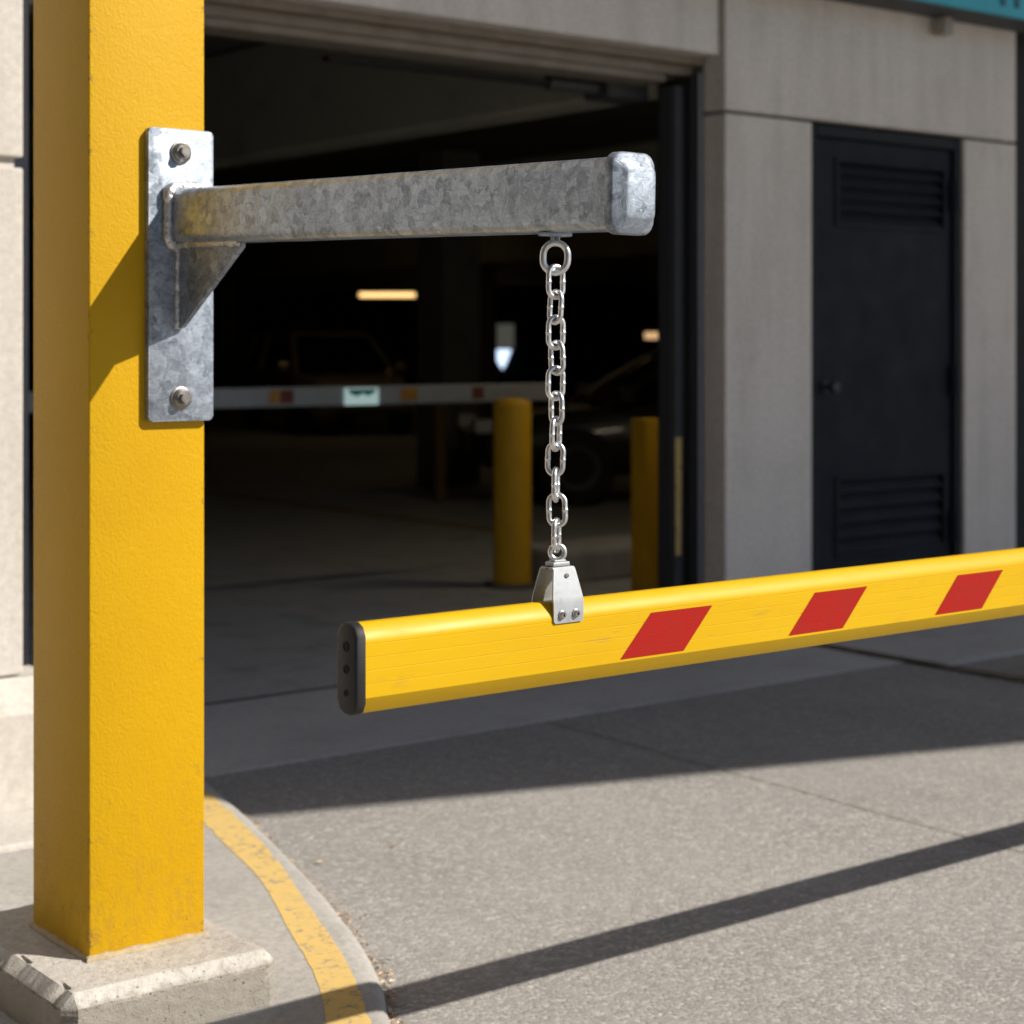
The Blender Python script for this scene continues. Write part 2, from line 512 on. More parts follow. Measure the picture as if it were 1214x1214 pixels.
LAMPG = mat_plain("lamp_glass", (0.6, 0.6, 0.58), 0.15)
AMBER = mat_plain("amber_lamp", (0.7, 0.32, 0.04), 0.2)
CABM = mat_paint("pale_cabinet_paint", (0.36, 0.37, 0.35), 0.5, 0.4, (0.2, 0.2, 0.18), 8)
PLATEM = mat_emit("white_sign_added_glow", (0.62, 0.85, 0.82), 0.32)  # emission added so the sign plate shows brighter than the rail
PLATET = mat_paint("teal_sign_print", (0.05, 0.36, 0.32), 0.4, 0.1)

# ------------------------------------------------------------------ ground
def grid_sheet(name, x0, x1, y0, y1, z, mat, kind='structure', label=None):
    bm = bmesh.new()
    f = bm.faces.new([bm.verts.new(p) for p in ((x0, y0, z), (x1, y0, z), (x1, y1, z), (x0, y1, z))])
    o = mk(name, bm, mat)
    o["kind"] = kind
    return o
grid_sheet("road", -150, 150, -150, 150, 0, ASPH)
bm = bmesh.new()
box(bm, 2.2, 6.235, 5.18, 6.19, -0.1, 0.004)
tag(mk("driveway_apron", bm, CAPR), kind='structure')
grid_sheet("garage_floor", 2.2, 45, 6.20, 46, 0.010, CFLR)

# pavement right of the joint, with a rolled kerb end
bm = bmesh.new()
box(bm, 6.26, 14, 5.0, 5.985, -0.1, 0.014, 0.004, 1)
tag(mk("pavement", bm, CAPR), kind='structure')

# island with its curved kerb (contact line with the asphalt)
cont = [(-1.2, 1.1), (-0.2, 1.3), (0.75, 1.62), (1.35, 2.0), (1.72, 2.4), (1.95, 2.8), (2.075, 3.057), (2.149, 3.185), (2.241, 3.386), (2.325, 3.61), (2.412, 3.872), (2.545, 4.33), (2.635, 4.66), (2.715, 5.0), (2.74, 5.17)]
def resample(P, n):
    # Catmull-Rom
    out = []
    m = len(P)
    for i in range(m - 1):
        p0, p1, p2, p3 = [Vector(P[max(0, min(m - 1, k))]) for k in (i - 1, i, i + 1, i + 2)]
        for k in range(n):
            t = k / n
            out.append(0.5 * ((2 * p1) + (p2 - p0) * t + (2 * p0 - 5 * p1 + 4 * p2 - p3) * t * t + (3 * p1 - p0 - 3 * p2 + p3) * t ** 3))
    out.append(Vector(P[-1]))
    return out
cc = resample(cont, 12)
def offs(pts, d):
    out = []
    for i, p in enumerate(pts):
        t = (pts[min(i + 1, len(pts) - 1)] - pts[max(i - 1, 0)]).normalized()
        out.append(p + Vector((-t.y, t.x)) * d)
    return out
HK = 0.048
prof = [(0, 0.0), (0.006, 0.020), (0.018, 0.036), (0.036, 0.045), (0.06, HK), (0.11, HK), (0.16, HK)]
bm = bmesh.new()
rows = []
for d, z in prof:
    rows.append([bm.verts.new((p.x, p.y, z + (0.0025 * noise.noise(Vector((p.x * 9, p.y * 9, d * 30))) if 0 < z < HK - .002 else (-0.01 if z == 0 else 0)))) for p in offs(cc, d)])
for a, b in zip(rows, rows[1:]):
    for i in range(len(a) - 1):
        bm.faces.new((a[i], a[i + 1], b[i + 1], b[i]))
tag(mk("kerb", bm, CWALK, auto=40), kind='structure')
bm = bmesh.new()
inner = offs(cc, 0.16)
poly = [bm.verts.new((p.x, p.y, HK)) for p in inner] + [bm.verts.new(p) for p in ((2.2, 5.17, HK), (2.2, 6.3, HK), (-12, 6.3, HK), (-12, 1.1, HK))]
bm.faces.new(poly)
bmesh.ops.triangulate(bm, faces=bm.faces[:])
tag(mk("pavement_island", bm, CWALK), kind='structure')
# painted stripe on the kerb top (width varies like the brushwork)
yl = [(1.35, 2.28), (1.62, 2.6), (1.80, 2.86), (1.91, 3.038), (2.027, 3.267), (2.132, 3.538), (2.286, 3.941), (2.375, 4.277), (2.44, 4.518), (2.53, 4.86), (2.585, 5.165)]
yr = [(1.52, 2.26), (1.74, 2.58), (1.90, 2.83), (1.985, 3.0), (2.09, 3.215), (2.178, 3.429), (2.311, 3.798), (2.431, 4.131), (2.549, 4.548), (2.62, 4.85), (2.66, 5.165)]
L_, R_ = resample(yl, 14), resample(yr, 14)
bm = bmesh.new()
pl = []
for i, (a, b) in enumerate(zip(L_, R_)):
    d = (b - a)
    j1 = 0.006 * noise.noise(Vector((i * 0.35, 3, 0))); j2 = 0.006 * noise.noise(Vector((i * 0.35, 9, 0)))
    a2, b2 = a + d.normalized() * j1, b + d.normalized() * j2
    pl.append([bm.verts.new((*(a2.lerp(b2, t)), HK + 0.0012)) for t in (0, 0.5, 1)])
for a, b in zip(pl, pl[1:]):
    for k in range(2):
        bm.faces.new((a[k], a[k + 1], b[k + 1], b[k]))
tag(mk("kerb_stripe", bm, LINE), kind='structure')

# expansion joint crossing the asphalt, a slim crooked groove fill
bm = bmesh.new()
pts = []
y = 2.4
while y < 5.17:
    pts.append((4.17 - 0.03 * (4.2 - y) + 0.010 * noise.noise(Vector((y * 3, 0, 0))) + 0.004 * noise.noise(Vector((y * 17, 4, 0))), y)); y += 0.035
va = [bm.verts.new((x - 0.003 - 0.002 * noise.noise(Vector((y * 20, 1, 1))), y, 0.004)) for x, y in pts]
vb = [bm.verts.new((x + 0.003 + 0.003 * noise.noise(Vector((y * 20, 7, 1))), y, 0.004)) for x, y in pts]
for i in range(len(va) - 1):
    bm.faces.new((va[i], vb[i], vb[i + 1], va[i + 1]))
JOINT = mat_paint("joint_tar", (0.20, 0.175, 0.14), 0.9, 0.7, (0.33, 0.31, 0.28), 40)
tag(mk("road_joint", bm, JOINT), kind='structure')
bm = bmesh.new()
va, vb = [], []
y = 3.9
while y < 5.98:
    va.append(bm.verts.new((6.205 + 0.012 * noise.noise(Vector((y * 4, 1, 1))), y, 0.0135)))
    vb.append(bm.verts.new((6.262 + 0.012 * noise.noise(Vector((y * 4, 7, 1))), y, 0.0135))); y += 0.04
for i in range(len(va) - 1):
    bm.faces.new((va[i], vb[i], vb[i + 1], va[i + 1]))
tag(mk("apron_joint", bm, mat_paint("joint_dirt", (0.10, 0.08, 0.05), 0.9, 0.8, (0.26, 0.19, 0.09), 14)), kind='structure')
# broken kerb stone lying at the end of the joint
bm = bmesh.new()
box(bm, 6.33, 6.80, 4.45, 4.62, -0.02, 0.075, 0.03, 3)
for v in bm.verts:
    v.co += Vector([0.012 * noise.noise(v.co * 11 + Vector((k * 9, 0, 0))) for k in range(3)])
tag(mk("kerb_stone", bm, CAPR, auto=50), "low grey kerb stone beside the garage driveway at the right edge", "kerb stone")

# floor stripe and wheel island inside the garage
bm = bmesh.new()
bm.faces.new([bm.verts.new(p) for p in ((8.1, 10.6, 0.0145), (8.25, 10.6, 0.0145), (8.25, 16, 0.0145), (8.1, 16, 0.0145))])
tag(mk("floor_stripe", bm, mat_paint("dim_yellow_line", (0.33, 0.22, 0.05), 0.8, 0.6, (0.1, 0.09, 0.07))), kind='structure')

# ------------------------------------------------------------------ parking building
B = empty("parking_garage", (4.0, 6.0, 0), "pale concrete parking garage with a wide dark open vehicle entrance", "building")
def panel(name, x0, x1, y0, y1, z0, z1, mat=CWALL, bev=0.008):
    bm = bmesh.new()
    box(bm, x0, x1, y0, y1, z0, z1, bev, 2)
    return mk(name, bm, mat, B)
panel("wall", 5.94, 6.525, 6.0, 6.15, 0.0, 2.458)
panel("wall", 7.685, 8.12, 6.0, 6.15, 0.0, 2.458)
panel("wall", 5.94, 8.12, 6.0, 6.15, 2.474, 5.495)
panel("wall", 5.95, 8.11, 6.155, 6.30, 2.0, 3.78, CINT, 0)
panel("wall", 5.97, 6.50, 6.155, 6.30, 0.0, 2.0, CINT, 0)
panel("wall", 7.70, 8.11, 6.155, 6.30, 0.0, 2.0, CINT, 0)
panel("wall", 8.20, 14, 6.10, 6.3, 0.0, 5.49, mat_paint("dark_bay", (0.012, 0.013, 0.014), 0.7), 0)
panel("lintel", 2.0, 5.897, 6.0, 6.12, 2.722, 5.49)
# roller shutter housing: stepped boxes behind the lintel
bm = bmesh.new()
box(bm, 2.2, 5.93, 6.125, 6.20, 2.690, 2.95, 0.004, 1)
box(bm, 2.2, 5.93, 6.203, 6.235, 2.650, 2.95, 0.004, 1)
box(bm, 2.2, 5.79, 6.238, 6.42, 2.615, 2.95, 0.006, 1)
mk("shutter_housing", bm, SHUT, B)
bm = bmesh.new()
box(bm, 5.60, 5.86, 6.43, 6.62, 2.55, 2.66, 0.01, 1)
cyl(bm, (5.30, 6.52, 2.60), 0.035, 0.5, 'x', 16)
mk("shutter_motor", bm, JAMB, B)
bm = bmesh.new(); box(bm, 4.1, 5.3, 6.50, 6.56, 2.585, 2.61, 0.004, 1)
mk("shutter_rail", bm, DARK, B)
bm = bmesh.new(); box(bm, 5.922, 5.937, 6.152, 6.165, 0.0, 2.66, 0.002, 1)
mk("edge_angle", bm, LJAMB, B)
bm = bmesh.new(); box(bm, 5.885, 5.935, 6.17, 6.40, 0.0, 2.64, 0, 1)
mk("door_seal", bm, DARK, B)
bm = bmesh.new()
box(bm, 5.825, 5.878, 6.215, 6.235, 0.0, 2.60, 0.003, 1)
box(bm, 5.825, 5.837, 6.24, 6.33, 0.0, 2.60, 0.003, 1)
gr_ = mk("guide_rail", bm, JAMB, B)
bm = bmesh.new()
bm.faces.new([bm.verts.new(p) for p in ((5.825, 6.2115, 0.40), (5.858, 6.2115, 0.40), (5.862, 6.2115, 0.95), (5.822, 6.2115, 0.95))])
lm = mat_line(); lm.name = "rail_worn_yellow"
mk("warning_stripe", bm, lm, gr_)
# left pier return and jamb
bm = bmesh.new(); box(bm, 2.121, 2.20, 5.16, 6.3, 0.30, 3.79, 0.004, 1)
mk("steel_jamb", bm, DOORF, B)
# garage shell
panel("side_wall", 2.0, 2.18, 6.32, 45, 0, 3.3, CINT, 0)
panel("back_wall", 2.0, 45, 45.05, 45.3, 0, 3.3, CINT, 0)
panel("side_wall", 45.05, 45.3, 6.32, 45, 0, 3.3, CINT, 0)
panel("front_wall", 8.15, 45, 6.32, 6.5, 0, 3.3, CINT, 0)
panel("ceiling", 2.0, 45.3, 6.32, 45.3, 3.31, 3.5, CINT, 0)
BM_ = mat_conc("beam_concrete", (0.42, 0.42, 0.34), (0.50, 0.50, 0.42), 0.1, 0.1, 1, 0.4, (0.12, 0.12, 0.09))
bm = bmesh.new(); box(bm, 5.80, 6.05, 6.44, 40, 2.586, 3.30, 0.02, 1)
mk("ceiling_beam", bm, BM_, B)
for x in (11.5, 17.5, 24):
    bm = bmesh.new(); box(bm, x, x + 0.35, 7.0, 44.8, 2.70, 3.305, 0.02, 1)
    mk("ceiling_beam", bm, BM_, B)
# interior columns; the near one is the pale one seen beside the chain
for (x, y) in ((10.40, 14.40), (17.6, 14.7), (10.3, 23.5), (17.6, 23.5), (17.6, 32)):
    bm = bmesh.new(); box(bm, x, x + 0.46, y, y + 0.46, 0.0, 3.31, 0.02, 2)
    mk("column", bm, CINT, B)
# unseen slab added above the frame, shaped to throw shade over driveway and entrance
bm = bmesh.new()
prism(bm, [(6.94, -1.06), (9.58, -1.85), (15, -3.5), (15, 6.35), (2.0, 6.35), (4.58, 2.77), (6.43, 0.28)], 5.50, 6.0)
mk("shade_slab", bm, CWALL, B)
panel("wall", 2.0, 45.3, 6.36, 6.6, 3.5, 5.49, CWALL, 0)

# unseen block added on the left to keep sky light off the post
NB = empty("side_light_blocker", (-6, 8, 0), "plain tall brown block added outside the frame to shade the post", "building")
bm = bmesh.new(); box(bm, -10, -1.6, -6, 20, 0, 9, 0, 1)
mk("wall", bm, mat_conc("blocker_brown", (0.045, 0.04, 0.038), (0.06, 0.055, 0.05), 0.1, 0.1, 1, 0.2, (0.04, 0.035, 0.03)), NB)

# pier on the left with its plinth
P = empty("stone_pier", (0.5, 5.0, 0), "sunlit pale stone pier with stepped plinth left of the yellow post", "pier")
bm = bmesh.new()
box(bm, -1.59, 2.115, 5.0, 6.3, 0.43, 1.894, 0.007, 2)
mk("shaft", bm, CPIER, P)
bm = bmesh.new()
box(bm, -1.59, 2.095, 5.022, 6.3, 1.894, 1.924, 0, 1)
mk("joint_band", bm, CPIER, P)
bm = bmesh.new()
box(bm, -1.59, 2.115, 5.0, 6.3, 1.924, 5.4, 0.007, 2)
mk("shaft", bm, CPIER, P)
bm = bmesh.new()
prism(bm, [(4.90, 0.0), (4.90, 0.335), (4.915, 0.355), (4.985, 0.425), (6.3, 0.428), (6.3, 0.0)], -1.59, 2.20, 'x')
mk("plinth", bm, CPIER, P)
bm = bmesh.new()
box(bm, -1.59, 2.21, 4.575, 4.895, 0.02, 0.066, 0.008, 2)
mk("plinth_step", bm, CPIER, P)

# service door with louvers
D = empty("service_door", (7.1, 6.05, 0), "navy metal service door with two louvered vents in the concrete wall", "door")
bm = bmesh.new()
box(bm, 6.528, 6.58, 6.02, 6.14, 0, 2.456, 0.004, 1)
box(bm, 7.63, 7.682, 6.02, 6.14, 0, 2.456, 0.004, 1)
box(bm, 6.582, 7.628, 6.02, 6.14, 2.40, 2.456, 0.004, 1)
mk("door_frame", bm, DOORF, D)
# leaf built round two vent openings
bm = bmesh.new()
V1, V2 = (1.985, 2.29), (0.35, 0.72)
x0, x1, va_, vb_ = 6.587, 7.622, 6.755, 7.565
for (a, b, c, d) in ((x0, x1, 0.02, V2[0]), (x0, x1, V2[1], V1[0]), (x0, x1, V1[1], 2.394), (x0, va_, V2[0], V2[1]), (vb_, x1, V2[0], V2[1]), (x0, va_, V1[0], V1[1]), (vb_, x1, V1[0], V1[1])):
    box(bm, a, b, 6.045, 6.085, c, d)
bmesh.ops.remove_doubles(bm, verts=bm.verts[:], dist=1e-5)
mk("door_leaf", bm, DOORM, D)
for (lo_, hi_) in (V1, V2):
    bm = bmesh.new()
    h_ = hi_ - lo_
    for (a, b, c, d) in ((va_ - .02, va_ + .004, lo_ - .02, hi_ + .02), (vb_ - .004, vb_ + .02, lo_ - .02, hi_ + .02), (va_ + .0045, vb_ - .0045, lo_ - .02, lo_ + .004), (va_ + .0045, vb_ - .0045, hi_ - .004, hi_ + .02)):
        box(bm, a, b, 6.034, 6.044, c, d, 0.002, 1)
    n = 5
    for k in range(n):
        zt = hi_ - 0.008 - h_ * k / n
        # drooping hooded blade
        prism(bm, [(6.084, zt), (6.050, zt - h_ / n * 0.78), (6.042, zt - h_ / n * 0.80), (6.042, zt - h_ / n * 0.74), (6.078, zt + 0.004)], va_ + .006, vb_ - .006, 'x')
    mk("louver", bm, DOORM, D)
bm = bmesh.new(); box(bm, va_ - .1, vb_ + .03, 6.092, 6.10, .3, 2.35)
mk("vent_backing", bm, DARK, D)
bm = bmesh.new()
lathe(bm, [(0.028, 0.016), (0.028, 0.010), (0.012, 0.006), (0.012, -0.03), (0.030, -0.035), (0.032, -0.055), (0.024, -0.066)], (6.66, 6.028, 1.18), 'y', 20)
mk("handle", bm, mat_paint("knob_metal", (0.014, 0.016, 0.02), 0.45, 0.2), D)
for z in (2.16, 1.2, 0.44):
    bm = bmesh.new()
    cyl(bm, (7.628, 6.012, z - 0.08), 0.016, 0.16, 'z', 14)
    box(bm, 7.60, 7.66, 6.014, 6.019, z - 0.08, z + 0.08)
    mk("hinge", bm, DOORF, D)

# canopy top right
K = empty("teal_canopy", (8, 5.85, 3.06), "narrow canopy with a teal fascia above the service door", "canopy")
bm = bmesh.new(); box(bm, 5.2, 14, 5.735, 5.997, 3.06, 3.09, 0.004, 1)
mk("soffit", bm, SOFF, K)
bm = bmesh.new(); box(bm, 5.2, 14, 5.700, 5.730, 3.053, 3.62, 0.004, 1)
fa = mk("fascia", bm, TEAL, K)
bm = bmesh.new()
for x in (7.585, 7.70):
    box(bm, x, x + 0.035, 5.692, 5.6975, 3.10, 3.40)
mk("fascia_mark", bm, TEALD, fa)
bm = bmesh.new()
box(bm, 7.40, 7.47, 5.90, 5.975, 2.965, 3.057, 0.008, 2)
tag(mk("wall_sensor", bm, mat_paint("sensor_plastic", (0.40, 0.37, 0.33), 0.5)), "small beige box mounted under the teal canopy soffit", "sensor")

# ------------------------------------------------------------------ garage interior things
def lathe_thing(name, prof, loc, mat, n=32):
    bm = bmesh.new()
    lathe(bm, prof, loc, 'z', n)
    return bm
b1 = empty("bollard", (6.37, 8.15, 0.01), "round yellow steel bollard just inside the garage entrance", "bollard", "yellow bollards inside the garage")
bm = bmesh.new(); lathe(bm, [(0.108, 0.0), (0.108, 1.03), (0.102, 1.05), (0.085, 1.064), (0.04, 1.072), (0.001, 1.074)], (6.37, 8.15, 0.01), 'z', 40)
mk("pipe", bm, INNERB, b1, auto=40)
bm = bmesh.new(); lathe(bm, [(0.16, 0.0), (0.16, 0.018), (0.112, 0.022)], (6.37, 8.15, 0.011), 'z', 32)
mk("base_ring", bm, CINT, b1)
b2 = empty("bollard", (6.61, 7.28, 0.01), "square yellow post at the right jamb of the garage entrance", "bollard", "yellow bollards inside the garage")
bm = bmesh.new(); box(bm, 6.55, 6.67, 7.22, 7.34, 0.01, 0.985, 0.008, 2)
mk("post_tube", bm, INNERB, b2, auto=40)
bm = bmesh.new(); box(bm, 6.50, 6.72, 7.17, 7.39, 0.010, 0.022, 0.003, 1)
mk("base_plate", bm, JAMB, b2)
b3 = empty("bollard", (9.35, 12.5, 0.01), "thin dim yellow post deep in the garage below the rail", "bollard", "yellow bollards inside the garage")
bm = bmesh.new(); lathe(bm, [(0.06, 0.0), (0.06, 0.93), (0.045, 0.96), (0.001, 0.965)], (9.35, 13.0, 0.01), 'z', 24)
mk("pipe", bm, mat_paint("dim_bollard", (0.16, 0.10, 0.02), 0.6), b3)
# rail across behind the entrance
RY = 8.33
REDD = mat_paint("faded_red_patch", (0.16, 0.05, 0.03), 0.6)
rl = empty("height_rail", (4.4, RY, 1.1), "long grey rail with faded orange patches crossing the dark entrance", "rail")
bm = bmesh.new(); box(bm, 2.19, 6.79, RY, RY + 0.04, 1.055, 1.16, 0.008, 2)
mk("beam", bm, WHITEG, rl)
for (a, b, m_) in ((4.95, 5.03, REDD), (4.88, 4.945, ORNG), (5.722, 5.835, ORNG), (6.22, 6.30, REDD), (3.9, 4.0, REDD), (4.30, 4.42, ORNG)):
    bm = bmesh.new(); box(bm, a, b, RY - 0.004, RY - 0.001, 1.075, 1.145)
    mk("marking", bm, m_, rl)
for x in (2.9, 6.37):
    pass
sg = empty("sign_plate", (5.455, RY - 0.02, 1.1), "small white and teal plate fixed on the grey rail", "sign")
bm = bmesh.new(); box(bm, 5.345, 5.565, RY - 0.018, RY - 0.006, 1.057, 1.150, 0.003, 1)
mk("plate", bm, PLATEM, sg)
bm = bmesh.new(); prism(bm, [(5.36, 1.143), (5.55, 1.143), (5.53, 1.12), (5.49, 1.105), (5.46, 1.12), (5.42, 1.103), (5.375, 1.12)], RY - 0.0215, RY - 0.019, 'y')
mk("print", bm, PLATET, sg)
# low concrete wheel block beside the round bollard
bm = bmesh.new(); box(bm, 6.62, 8.6, 8.0, 8.5, 0.0, 0.20, 0.03, 2)
tag(mk("wheel_block", bm, CFLR), "low concrete block on the garage floor right of the round bollard", "concrete block")
# tube lights: those in view, then added fill lamps
def tube_light(x, y, z, L, rz, label, mat):
    t = empty("tube_light", (x, y, z), label, "light", "tube lights in the garage", rz)
    bm = bmesh.new(); box(bm, -L / 2, L / 2, -0.07, 0.07, 0.03, 0.09, 0.008, 1)
    mk("housing", bm, JAMB, t, world=False)
    bm = bmesh.new(); cyl(bm, (-L / 2 + .02, 0, -0.005), 0.055, L - .04, 'x', 16)
    mk("tube", bm, mat, t, world=False)
    bm = bmesh.new()
    box(bm, -.01, .01, -0.01, 0.01, 0.092, 3.308 - z)
    mk("hanger", bm, DARK, t, world=False)
tube_light(21.3, 31.5, 2.46, 1.2, R(-38), "glowing warm tube light hanging high above the parked cars", TUBE)
tube_light(16.3, 17.7, 1.53, 0.42, R(-38), "small dim tube light at far right beside the door jamb", TUBE2)
tube_light(14.5, 22.5, 3.12, 1.2, R(-20), "added warm fill tube hidden behind the steel arm, nearer its root", FILL_TUBE)  # hidden lamp added to light up the parked cars
tube_light(12.3, 15.8, 3.0, 1.2, R(-20), "added warm fill tube hidden behind the steel arm, nearer its tip", FILL_TUBE)  # another hidden lamp added to lift the dark vehicles
tube_light(7.6, 7.0, 3.05, 1.2, 0, "added fill tube just inside the entrance, hidden by the right wall", mat_emit("entrance_fill_tube", (1.0, 0.85, 0.62), 19.0))  # unseen lamp added to brighten the bollards
# far lit exit door
E_ = empty("exit_door", (24.4, 31.6, 0), "far door with a bright bluish pane deep in the garage", "door", rz=R(-38))
bm = bmesh.new(); box(bm, -0.27, 0.27, 0, 0.05, 1.32, 1.86)
mk("upper_pane", bm, DAYG2, E_, world=False)
bm = bmesh.new(); prism(bm, [(-0.17, 1.30), (0.21, 1.30), (0.12, 1.05), (0.02, 0.86), (-0.10, 1.05)], 0.0, 0.05, 'y')
mk("lower_pane", bm, DAYGL, E_, world=False)
bm = bmesh.new(); box(bm, -0.45, 0.45, 0.06, 0.12, 0.0, 2.1, 0.01, 1)
mk("door_leaf", bm, DOORF, E_, world=False)

# cars parked in the dark
def make_car(loc, rz, paint, label, suv=True, name="parked_car"):
    c = empty(name, loc, label, "car", "cars parked in the dark garage", rz)
    Lh, W = 2.25, 0.90
    hb, ht = (0.98, 1.62) if suv else (0.88, 1.40)
    # lower body: loft of cross-sections along the length (x forward)
    st = [(-2.25, .45, .80, .55), (-2.15, .32, hb, .80), (-1.4, .28, hb + .02, .90), (0, .26, hb, .92), (1.0, .26, hb - .02, .91), (1.7, .28, hb - .10, .86), (2.15, .32, hb - .22, .76), (2.27, .42, .62, .60)]
    bm = bmesh.new()
    rings = []
    for (x, z0, z1, w_) in st:
        o_ = [(-w_ * .9, z0), (w_ * .9, z0), (w_, z0 + (z1 - z0) * .3), (w_, z0 + (z1 - z0) * .7), (w_ * .88, z1), (-w_ * .88, z1), (-w_, z0 + (z1 - z0) * .7), (-w_, z0 + (z1 - z0) * .3)]
        rings.append([bm.verts.new((x, a, b)) for a, b in o_])
    for a, b in zip(rings, rings[1:]):
        for k in range(8): bm.faces.new((a[k], a[(k + 1) % 8], b[(k + 1) % 8], b[k]))
    bm.faces.new(rings[0]); bm.faces.new(rings[-1][::-1])
    body = mk("body", bm, paint, c, world=False, auto=35)
    bm = bmesh.new()
    A = [(-2.0, .80, hb), (1.15, .80, hb - .03)]
    T = [(-1.75, .66, ht - .03), (-0.9, .68, ht), (0.10, .68, ht - .01), (0.35, .64, ht - .06)]
    # roof slab and pillars
    tv = [[bm.verts.new((x, s * w_, z)) for s in (-1, 1)] for x, w_, z in T]
    tb = [[bm.verts.new((x, s * (w_ - .02), z - .05)) for s in (-1, 1)] for x, w_, z in T]
    for i in range(3):
        bm.faces.new((tv[i][0], tv[i][1], tv[i + 1][1], tv[i + 1][0]))
        bm.faces.new((tb[i][0], tb[i][1], tb[i + 1][1], tb[i + 1][0]))
        for s in (0, 1): bm.faces.new((tv[i][s], tv[i + 1][s], tb[i + 1][s], tb[i][s]))
    bm.faces.new((tv[0][0], tv[0][1], tb[0][1], tb[0][0])); bm.faces.new((tv[3][0], tv[3][1], tb[3][1], tb[3][0]))
    for s in (-1, 1):
        for (p, q) in (((-2.0, .80, hb - .02), (-1.75, .66, ht - .05)), ((-.85, .86, hb - .02), (-.85, .67, ht - .03)), ((1.15, .80, hb - .05), (.33, .63, ht - .08))):
            sweep(bm, [(p[0], s * p[1], p[2]), (q[0], s * q[1], q[2])], 0.045, 8)
    mk("roof", bm, paint, c, world=False)
    def pane(nm, P_):
        bm = bmesh.new(); f = bm.faces.new([bm.verts.new(p) for p in P_])
        bmesh.ops.solidify(bm, geom=bm.faces[:], thickness=0.012)
        mk(nm, bm, GLASS, c, world=False)
    pane("windscreen", [(1.13, -.76, hb), (1.13, .76, hb), (.36, .61, ht - .08), (.36, -.61, ht - .08)])
    pane("rear_window", [(-1.98, -.76, hb), (-1.98, .76, hb), (-1.76, .63, ht - .08), (-1.76, -.63, ht - .08)])
    for s in (-1, 1):
        pane("side_window", [(-.80, s * .83, hb), (1.05, s * .79, hb), (.30, s * .64, ht - .07), (-.80, s * .665, ht - .06)])
        pane("side_window", [(-1.92, s * .79, hb), (-.90, s * .83, hb), (-.90, s * .665, ht - .06), (-1.70, s * .65, ht - .07)])
        bm = bmesh.new(); box(bm, 2.10, 2.26, s * .62 - .14, s * .62 + .14, .62, .74, .02, 2)
        mk("headlight", bm, LAMPG, c, world=False)
        bm = bmesh.new(); box(bm, -2.26, -2.16, s * .60 - .1, s * .60 + .1, .78, .92, .02, 2)
        mk("tail_light", bm, REDP, c, world=False)
        bm = bmesh.new(); box(bm, .92, 1.06, s * .98 - .08, s * .98 + .08, hb, hb + .14, .03, 2)
        mk("mirror", bm, paint, c, world=False)
        for x in (-1.38, 1.40):
            bm = bmesh.new()
            lathe(bm, [(.22, -.11), (.31, -.11), (.335, -.08), (.335, .08), (.31, .11), (.22, .11)], (x, s * .82, .335), 'y', 28)
            wh = mk("wheel", bm, TYRE, c, world=False)
            bm = bmesh.new()
            lathe(bm, [(.219, -.09), (.2, -.115), (.05, -.10), (.04, .10), (.2, .115), (.219, .09)], (x, s * .82, .335), 'y', 28)
            mk("rim", bm, RIM, wh, world=False)
    return c
make_car((15.8, 25.2, 0.01), R(-105), CARP, "pale parked car with dark windscreen seen behind the grey rail", True)
make_car((11.6, 11.9, 0.01), R(150), CARD, "black parked car behind the square yellow bollard", False)
# pale cabinets in the dark left of the pale car
for i, (x, lab) in enumerate(((10.25, "leftmost of two pale metal cabinets behind the rail"), (11.35, "right-hand pale metal cabinet next to the parked car"))):
    cb = empty("metal_cabinet", (x, 22.0, 0.01), lab, "cabinet", "pale cabinets in the garage")
    bm = bmesh.new(); box(bm, x - .42, x + .42, 21.8, 22.3, 1.05, 1.56, .015, 1)
    mk("cabinet_box", bm, CABM, cb)
    bm = bmesh.new()
    box(bm, x - .40, x + .40, 21.83, 22.25, 0.01, 1.048, .01, 1)
    mk("stand", bm, DARK, cb)

# ------------------------------------------------------------------ footing and yellow post
bm = bmesh.new()
box(bm, 1.430, 1.893, 3.185, 3.80, -0.01, 0.158, 0.024, 1)
bmesh.ops.subdivide_edges(bm, edges=[e for e in bm.edges if e.calc_length() > 0.1], cuts=70, use_grid_fill=True)
for v in bm.verts:
    c = v.co
    ex = min(c.x - 1.430, 1.893 - c.x, 10) < 0.03
    ey = min(c.y - 3.185, 3.80 - c.y, 10) < 0.03
    ez = c.z > 0.128
    k = ex + ey + ez
    a = 0.0014 * noise.noise(c * 12) + 0.0010 * noise.noise(c * 50)
    if k >= 2:
        a += 0.016 * min(0, noise.noise(c * 22 + Vector((3, 1, 0))) + 0.15) - 0.004 * abs(noise.noise(c * 90)) 
    d = Vector(((-1 if c.x < 1.65 else 1) * ex, (-1 if c.y < 3.5 else 1) * ey, 1 * ez))
    if d.length > 0: v.co = c + d.normalized() * a
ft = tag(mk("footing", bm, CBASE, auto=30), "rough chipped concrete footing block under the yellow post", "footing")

PX0, PX1, PY0, PY1 = 1.555, 1.812, 3.354, 3.628
po = empty("yellow_post", (1.684, 3.49, 0.157), "thick square yellow painted steel post on a concrete footing", "post")
bm = bmesh.new()
box(bm, PX0, PX1, PY0, PY1, 0.156, 3.0, 0.004, 3)
mk("shaft", bm, POSTP, po, auto=50)
